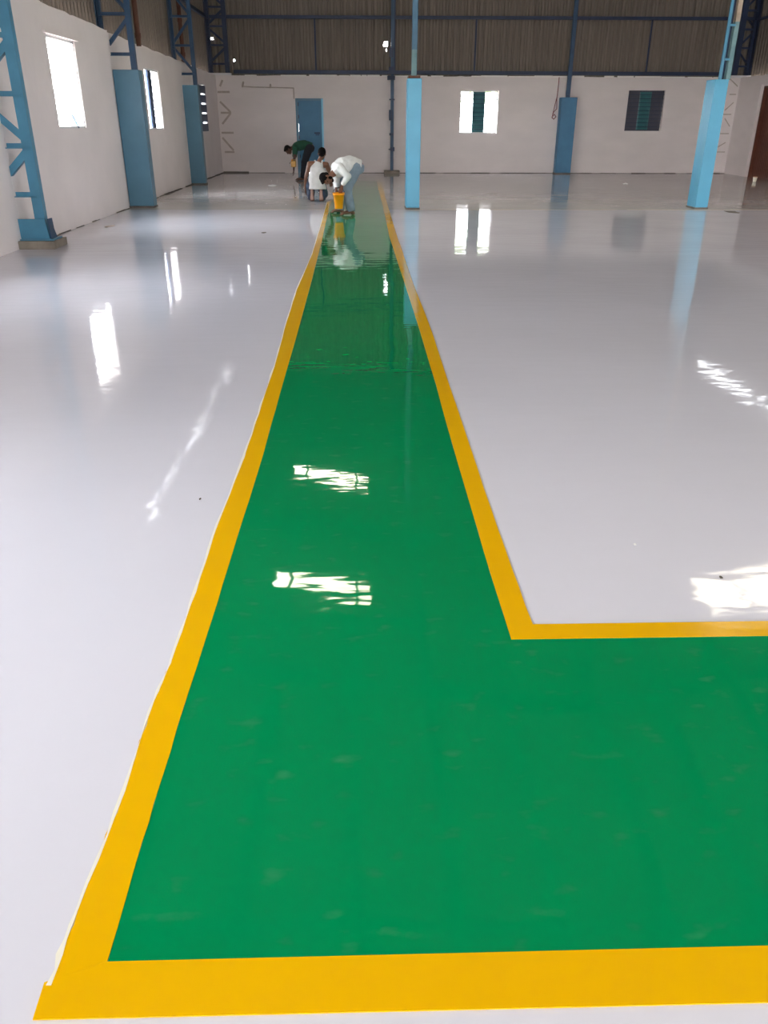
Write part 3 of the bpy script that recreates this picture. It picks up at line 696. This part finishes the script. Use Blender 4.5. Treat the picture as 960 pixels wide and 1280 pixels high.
def hair(P, ax, root, s=1.0, vol=1.0):
    bm = bmesh.new(); ball(bm, P(0, -.022, .040), (.084*s*vol, .098*s*vol, .088*s*vol), ax, 20)
    ball(bm, P(0, -.055, -.005), (.070*s, .058*s, .062*s), ax, 16)
    ball(bm, P(0, .040, .088), (.058*s, .045*s, .030*s), ax, 14)
    for k in (-1, 1): ball(bm, P(.068*k, .012, .030), (.014*s, .026*s, .036*s), ax, 10)
    return fuse('hair', bm, M['hair'], root, .006, 2, ripple=.004, rscale=40)
def foot(bm, ankle, toe, s=1.0):
    a, t = V(ankle), V(toe); d = V((t.x-a.x, t.y-a.y, 0)).normalized(); l = V((-d.y, d.x, 0))
    heel = V((a.x, a.y, .032)) - d*.035
    ball(bm, heel, (.034, .040, .032), (l, d, V((0, 0, 1))), 12)
    tb = V((t.x, t.y, .026)) - d*.03
    loft(bm, [a+V((0, 0, .02)), V((a.x, a.y, .055))+d*.03, tb+V((0, 0, .012)), tb+d*.02], l, [(.038, .04), (.036, .036), (.044, .024), (.040, .018)], 14)
    for i in range(5):
        o = (-.032+.016*i); L_ = (.036, .034, .031, .027, .022)[i]; p = tb+l*o+d*.015; p.z = .016; capsule(bm, p, p+d*L_, .0105, .0095, 8)
def person(name, label, J, skin, lat_top, facef, faceu, cloth, hands, footfn=None, s=1.0, beard=False, vol=1.0):
    base = J['base']; root = thing(name, label, 'person', base)
    bm = bmesh.new(); lat = lat_top
    loft(bm, J['spine'], lat, [(.135*s, .10*s), (.130*s, .095*s), (.145*s, .105*s), (.140*s, .09*s)], 22)
    ball(bm, J['spine'][0], (.13*s, .105*s, .11*s), None, 16)
    capsule(bm, J['spine'][-1], J['neck'], .075*s, .052*s); capsule(bm, J['neck'], J['head'], .052*s, .05*s)
    for k in ('L', 'R'):
        capsule(bm, J['hip'+k], J['knee'+k], .082*s, .056*s); capsule(bm, J['knee'+k], J['ankle'+k], .053*s, .034*s)
        mid = V(J['knee'+k]).lerp(V(J['ankle'+k]), .3); ball(bm, mid, .054*s)
        capsule(bm, J['spine'][-1], J['sh'+k], .075*s, .058*s)
        capsule(bm, J['sh'+k], J['el'+k], .054*s, .039*s); capsule(bm, J['el'+k], J['wr'+k], .039*s, .025*s)
        h = hands[k]; hand(bm, J['wr'+k], h[0], h[1], h[2], h[3], 1.0*s)
        (footfn or foot)(bm, J['ankle'+k], J['toe'+k])
    P, ax = head(bm, J['head'], facef, faceu, s)
    body = fuse('body', bm, skin, root, .0065, 3)
    face_bits(P, ax, body, s, beard); hair(P, ax, root, s, vol)
    cloth(root, J, s, lat); return root

# --- man in the white shirt, bent double over the bucket
J = dict(base=(-.25, 15.35, 0),
    spine=[(-.05, 15.41, .785), (-.17, 15.38, .825), (-.31, 15.31, .79), (-.405, 15.26, .735)],
    neck=(-.485, 15.18, .675), head=(-.585, 15.08, .612),
    hipL=(-.07, 15.31, .77), hipR=(-.07, 15.50, .77), kneeL=(-.235, 15.25, .44), kneeR=(-.33, 15.56, .46),
    ankleL=(-.165, 15.20, .085), ankleR=(-.37, 15.56, .085), toeL=(-.34, 15.12, 0), toeR=(-.52, 15.50, 0),
    shL=tuple(at(424, 209, 15.08)), shR=(-.44, 15.43, .70), elL=tuple(at(435, 220, 15.02)), elR=(-.42, 15.50, .50),
    wrL=tuple(at(427, 233, 15.12)), wrR=(-.43, 15.36, .415))
def clothA(root, J, s, lat):
    bm = bmesh.new()
    loft(bm, [V(J['spine'][0])+V((.04, .0, -.015)), V(J['spine'][1]), V(J['spine'][2]), V(J['spine'][3]), V(J['neck'])+V((.035, .02, .025))], lat, [(.165, .135), (.175, .150), (.185, .160), (.165, .135), (.078, .075)], 26)
    for k in ('L', 'R'):
        capsule(bm, J['spine'][-1], J['sh'+k], .100, .078); capsule(bm, J['sh'+k], J['el'+k], .076, .062)
        w = V(J['el'+k]).lerp(V(J['wr'+k]), .80); capsule(bm, J['el'+k], w, .060, .045, fb=True)
    fuse('shirt', bm, M['shirt'], root, .009, 4, ripple=.007, rscale=10)
    bm = bmesh.new(); ball(bm, V(J['spine'][0])+V((0, 0, -.02)), (.135, .155, .115))
    for k in ('L', 'R'):
        capsule(bm, J['hip'+k], J['knee'+k], .112, .090); a = V(J['ankle'+k])+V((0, 0, -.025)); capsule(bm, J['knee'+k], a, .090, .080, fb=True)
    fuse('trousers', bm, M['jeans'], root, .009, 4, ripple=.007, rscale=11)
hA = dict(L=((-.25, .15, -1), (0, -1, 0), (-1, 0, 0), .9), R=((.2, -.35, -1), (-.6, .5, 0), (1, 0, 0), .9))
person('person', 'man in white shirt and washed jeans bent double over an orange bucket', J, M['skin'], (0, 1, 0),
       (.30, -.50, -.80), (-.80, -.38, -.30), clothA, hA, s=.97, beard=True)

# --- man kneeling with his back to us in a white vest
def foot_tucked(bm, ankle, toe):
    a, t = V(ankle), V(toe); l = V((1, 0, 0))
    heel = a + V((0, -.045, .045)); ball(bm, heel, (.036, .034, .04)); ball(bm, a, (.04, .045, .05))
    loft(bm, [heel+V((0, .01, .0)), a+V((0, -.05, -.03)), V((t.x, t.y+.01, .055)), V((t.x, t.y+.015, .028))], l, [(.032, .028), (.036, .026), (.046, .024), (.046, .020)], 14)
    for i in range(5):
        p = V((t.x-.034+.017*i, t.y+.02, .02)); capsule(bm, p, p+V((0, .035, -.006)), .011, .010, 8)
J = dict(base=(-.91, 18.0, 0),
    spine=[(-.915, 17.99, .345), (-.905, 18.01, .47), (-.885, 18.06, .61), (-.87, 18.10, .70)],
    neck=(-.815, 18.13, .80), head=(-.785, 18.17, .905),
    hipL=(-1.01, 18.0, .33), hipR=(-.82, 18.0, .33), kneeL=(-1.05, 18.38, .085), kneeR=(-.775, 18.38, .085),
    ankleL=(-1.005, 17.95, .17), ankleR=(-.815, 17.95, .17), toeL=(-1.0, 17.86, .02), toeR=(-.81, 17.86, .02),
    shL=(-1.045, 18.08, .715), shR=(-.695, 18.10, .70), elL=(-1.125, 18.03, .47), elR=(-.60, 18.14, .49),
    wrL=(-1.15, 18.07, .27), wrR=(-.62, 18.37, .38))
def clothB(root, J, s, lat):
    bm = bmesh.new()
    loft(bm, [V((-.895, 17.97, .235)), V((-.895, 17.975, .30)), V(J['spine'][1]), V(J['spine'][2]), V((-.872, 18.095, .69)), V((-.855, 18.11, .745))], lat, [(.190, .15), (.182, .15), (.165, .130), (.155, .125), (.118, .105), (.085, .07)], 26)
    for x0, x1 in ((-.955, -.93), (-.79, -.785)):
        capsule(bm, (x0, 18.03, .68), (x1, 18.10, .775), .030, .022); capsule(bm, (x1, 18.10, .775), (x0, 18.16, .69), .022, .028)
    fuse('vest', bm, M['vest'], root, .008, 4, ripple=.006, rscale=10)
    bm = bmesh.new(); ball(bm, (-.915, 18.02, .33), (.165, .13, .11))
    for k, dx in (('L', -.02), ('R', .01)):
        h, n = V(J['hip'+k])+V((dx, 0, -.03)), V(J['knee'+k])+V((dx*.6, 0, .02)); capsule(bm, h, n, .105, .085)
        a = V(J['ankle'+k])+V((dx*1.6, .08, -.03)); capsule(bm, n, a, .075, .07, fb=True)
        ball(bm, (J['hip'+k][0]+(-.045 if k == 'L' else .045), 18.04, .125), (.062, .16, .115))
    fuse('jeans', bm, M['jeansdark'], root, .009, 4, ripple=.006, rscale=11)
def soles(root):
    for x in (-1.003, -.812):
        bm = bmesh.new(); loft(bm, [V((x, 17.862, .235)), V((x, 17.866, .20)), V((x, 17.852, .13)), V((x, 17.843, .075)), V((x, 17.848, .04))], V((1, 0, 0)), [(.022, .012), (.032, .018), (.028, .014), (.040, .018), (.034, .014)], 18)
        o = fuse('foot_sole', bm, M['sole'], root, .006, 2); o['label'] = 'paler bare sole'
hB = dict(L=((-.05, .1, -1), (-1, 0, 0), (0, 1, 0), .35), R=((0, .7, -.7), (0, .7, .7), (-1, 0, 0), .5))
person('person', 'man in white sleeveless vest and blue jeans kneeling with back turned', J, M['skin'], (-1, 0, 0),
       (.08, .97, -.2), (.10, .10, 1), clothB, hB, footfn=foot_tucked, s=.97)
soles([o for o in bpy.data.objects if o.name.startswith('person') and abs(o.location.y-18) < .01][0])

# --- man in the green shirt, bent over before the blue door
J = dict(base=(-1.65, 24.5, 0),
    spine=[(-1.40, 24.5, .87), (-1.53, 24.48, .925), (-1.68, 24.45, .905), (-1.785, 24.42, .875)],
    neck=(-1.885, 24.39, .845), head=(-1.985, 24.36, .80),
    hipL=(-1.41, 24.40, .85), hipR=(-1.41, 24.60, .85), kneeL=(-1.55, 24.36, .48), kneeR=(-1.56, 24.62, .48),
    ankleL=(-1.56, 24.33, .085), ankleR=(-1.62, 24.66, .085), toeL=(-1.76, 24.30, 0), toeR=(-1.82, 24.63, 0),
    shL=(-1.79, 24.24, .84), shR=(-1.80, 24.59, .82), elL=(-1.80, 24.17, .63), elR=(-1.85, 24.62, .54),
    wrL=(-1.85, 24.14, .53), wrR=(-1.87, 24.56, .27))
def clothC(root, J, s, lat):
    bm = bmesh.new()
    loft(bm, [V(J['spine'][0])+V((.05, 0, -.01)), V(J['spine'][1]), V(J['spine'][2]), V(J['spine'][3]), V(J['neck'])+V((.03, .01, .015))], lat, [(.155, .125), (.158, .125), (.170, .132), (.155, .112), (.075, .07)], 26)
    for k in ('L', 'R'):
        capsule(bm, J['spine'][-1], J['sh'+k], .09, .078); w = V(J['sh'+k]).lerp(V(J['el'+k]), .75); capsule(bm, J['sh'+k], w, .074, .064, fb=True)
    fuse('shirt', bm, M['tee'], root, .010, 4, ripple=.006, rscale=10)
    bm = bmesh.new(); ball(bm, V(J['spine'][0])+V((.01, 0, -.03)), (.13, .155, .12))
    for k in ('L', 'R'):
        capsule(bm, J['hip'+k], J['knee'+k], .115, .092); a = V(J['ankle'+k])+V((0, 0, -.02)); capsule(bm, J['knee'+k], a, .090, .082, fb=True)
    fuse('trousers', bm, M['navy'], root, .010, 4, ripple=.006, rscale=11)
hC = dict(L=((-.2, .0, -1), (0, -1, 0), (-1, 0, 0), 1.0), R=((0, -.05, -1), (1, 0, 0), (0, -1, 0), .5))
person('person', 'man in dark green shirt bent over in front of the blue door', J, M['skindark'], (0, 1, 0),
       (-.35, -.25, -.9), (-.93, -.1, .35), clothC, hC, s=.97)

# ------------------------------------------------------------------ what the men hold
def bucket(label, c, zb, h, rb, rt, m, cat):
    r = thing('bucket', label, cat, (c[0], c[1], zb))
    bm = bmesh.new(); seg = 28; t = .004
    prof = [(rb*.92, 0), (rb, .012), (rb+(rt-rb)*.86, h*.86), (rt*1.08, h*.865), (rt*1.08, h*.90), (rt*.99, h*.905), (rt*.99, h*.95), (rt*1.10, h*.955), (rt*1.10, h), (rt*.98, h), (rt*.97-t, h*.9), (rb-t, .016)]
    rings = []
    for rr, z in prof:
        ring = []
        for k in range(seg):
            a = 2*math.pi*k/seg; cx_, sx_ = math.cos(a), math.sin(a); e = 2/3.2     # rounded-square section
            ring.append(bm.verts.new((c[0]+rr*math.copysign(abs(cx_)**e, cx_), c[1]+rr*math.copysign(abs(sx_)**e, sx_), zb+z)))
        rings.append(ring)
    for i in range(len(rings)-1):
        for k in range(seg): bm.faces.new((rings[i][k], rings[i][(k+1)%seg], rings[i+1][(k+1)%seg], rings[i+1][k]))
    bm.faces.new(rings[0][::-1]); bm.faces.new(rings[-1])
    obj('bucket_body', bm, m, r, True)
    bm = bmesh.new(); n = 12; pts = [V((c[0]+rt*1.1*math.cos(math.pi*k/n), c[1]-.0, zb+h*.93+.10*math.sin(math.pi*k/n))) for k in range(n+1)]
    tube(bm, pts, .004, 6); obj('wire_handle', bm, M['steeldark'], r)
    bm = bmesh.new(); tube(bm, pts[5:8], .010, 8); obj('grip', bm, M['black'], r); return r
bc = at(423.5, 250, 15.12)
bucket('orange plastic bucket held by the bending man in the white shirt', (bc.x, bc.y), .115, .265, .072, .098, M['orange'], 'bucket')
gc = at(367, 203, 24.12)
can = thing('jug', 'tan yellow plastic jug in the hand of the man in green', 'jug', (gc.x, gc.y, gc.z-.12))
bm = bmesh.new(); box(bm, gc.x-.075, gc.x+.07, gc.y-.05, gc.y+.05, gc.z-.12, gc.z+.04, .025); obj('jug_body', bm, M['tan'], can, True)
bm = bmesh.new(); cone(bm, (gc.x-.04, gc.y, gc.z+.035), (gc.x-.05, gc.y, gc.z+.075), .022, .020, 12); obj('cap', bm, M['orange'], can)
bm = bmesh.new(); tube(bm, [V((gc.x-.01, gc.y, gc.z+.03)), V((gc.x, gc.y, gc.z+.065)), V((gc.x+.05, gc.y, gc.z+.065)), V((gc.x+.06, gc.y, gc.z+.02))], .010, 8); obj('jug_handle', bm, M['tan'], can)
# unidentified dark thing below the bucket; its shape with a handle is guessed
rp = thing('dark_item', 'small dark brush under the orange bucket at the bending man\'s foot', 'item', tuple(onfloor(423, 265)))
p = onfloor(423, 265); bm = bmesh.new(); box(bm, p.x-.035, p.x+.03, p.y-.02, p.y+.02, 0.003, .045, .006); obj('dark_block', bm, M['black'], rp)
bm = bmesh.new(); capsule(bm, p+V((.0, 0, .045)), p+V((.01, .01, .10)), .012, .010, 8); obj('stem', bm, M['rust'], rp)

# ------------------------------------------------------------------ light: overcast-bright sky through windows, roof panels and unseen added openings
w = bpy.data.worlds.new('World'); bpy.context.scene.world = w; w.use_nodes = True
nt = w.node_tree; bg = nt.nodes['Background']
tc = nt.nodes.new('ShaderNodeTexCoord'); sx = nt.nodes.new('ShaderNodeSeparateXYZ'); rr = nt.nodes.new('ShaderNodeValToRGB')
nt.links.new(tc.outputs['Generated'], sx.inputs[0]); nt.links.new(sx.outputs['Z'], rr.inputs['Fac']); nt.links.new(rr.outputs['Color'], bg.inputs['Color'])
rr.color_ramp.elements[0].position = 0; rr.color_ramp.elements[0].color = (.97, .98, 1, 1)
rr.color_ramp.elements[1].position = .7; rr.color_ramp.elements[1].color = (.90, .95, 1, 1)
mr = nt.nodes.new('ShaderNodeMapRange'); mr.inputs['From Min'].default_value = -1; mr.inputs['From Max'].default_value = .1   # hazy sky, brighter on the sun's side
mr.inputs['To Min'].default_value = 75; mr.inputs['To Max'].default_value = 10.5; nt.links.new(sx.outputs['X'], mr.inputs['Value']); nt.links.new(mr.outputs[0], bg.inputs['Strength'])
def portal(loc, rot, sx_, sy_):
    l = bpy.data.lights.new('daylight_portal', 'AREA'); l.shape = 'RECTANGLE'; l.size = sx_; l.size_y = sy_; l.cycles.is_portal = True
    o = bpy.data.objects.new('daylight_portal', l); o.location = loc; o.rotation_euler = rot; C.objects.link(o)
H = math.pi/2
portal(((ADDED_GATE[0]+ADDED_GATE[1])/2, YF-.24, 2.2), (H, 0, math.pi), ADDED_GATE[1]-ADDED_GATE[0], 4.4)       # faces +Y
for W in (W0, W1, W2): portal((XL-.3, (W[0]+W[1])/2, (W[2]+W[3])/2), (0, -H, 0), W[3]-W[2], W[1]-W[0])
portal(((WB1[0]+WB1[1])/2, YB+.24, (WB1[2]+WB1[3])/2), (-H, 0, math.pi), WB1[1]-WB1[0], WB1[3]-WB1[2])
for k in SKY: portal(((k[0]+k[1])/2, (k[2]+k[3])/2, roofz((k[0]+k[1])/2)+.25), (0, 0, 0), k[1]-k[0]+.1, k[3]-k[2]+.1)
for W in RW + [(RG[0], RG[1], 0, RG[3])]: portal((XR+.28, (W[0]+W[1])/2, (W[2]+W[3])/2), (0, H, 0), W[3]-W[2], W[1]-W[0])
portal((XL-.3, 2.15, 2.0), (0, -H, 0), 1.21, 1.3)
portal((XL-.45, 11.7, EAVE-.08), (0, -H, 0), .25, 33.4); portal((XR+.45, 11.7, EAVE-.1), (0, H, 0), .3, 33.4)

# ------------------------------------------------------------------ camera and view
cam = bpy.data.cameras.new('camera'); co = bpy.data.objects.new('camera', cam); C.objects.link(co)
cam.sensor_fit = 'VERTICAL'; cam.sensor_height = 36; cam.lens = FPX/1280*36; cam.clip_end = 300
B = -FW
co.matrix_world = Matrix(((RT.x, UP.x, B.x, CAM.x), (RT.y, UP.y, B.y, CAM.y), (RT.z, UP.z, B.z, CAM.z), (0, 0, 0, 1)))
sc = bpy.context.scene; sc.camera = co
vs = sc.view_settings; vs.view_transform = 'Standard'; vs.look = 'None'; vs.gamma = 1; vs.use_curve_mapping = False; vs.exposure = -0.02
cy_ = sc.cycles; cy_.max_bounces = 10; cy_.diffuse_bounces = 6; cy_.glossy_bounces = 5; cy_.transparent_max_bounces = 16
cy_.use_denoising = True; cy_.sample_clamp_indirect = 8; cy_.caustics_reflective = False; cy_.caustics_refractive = False
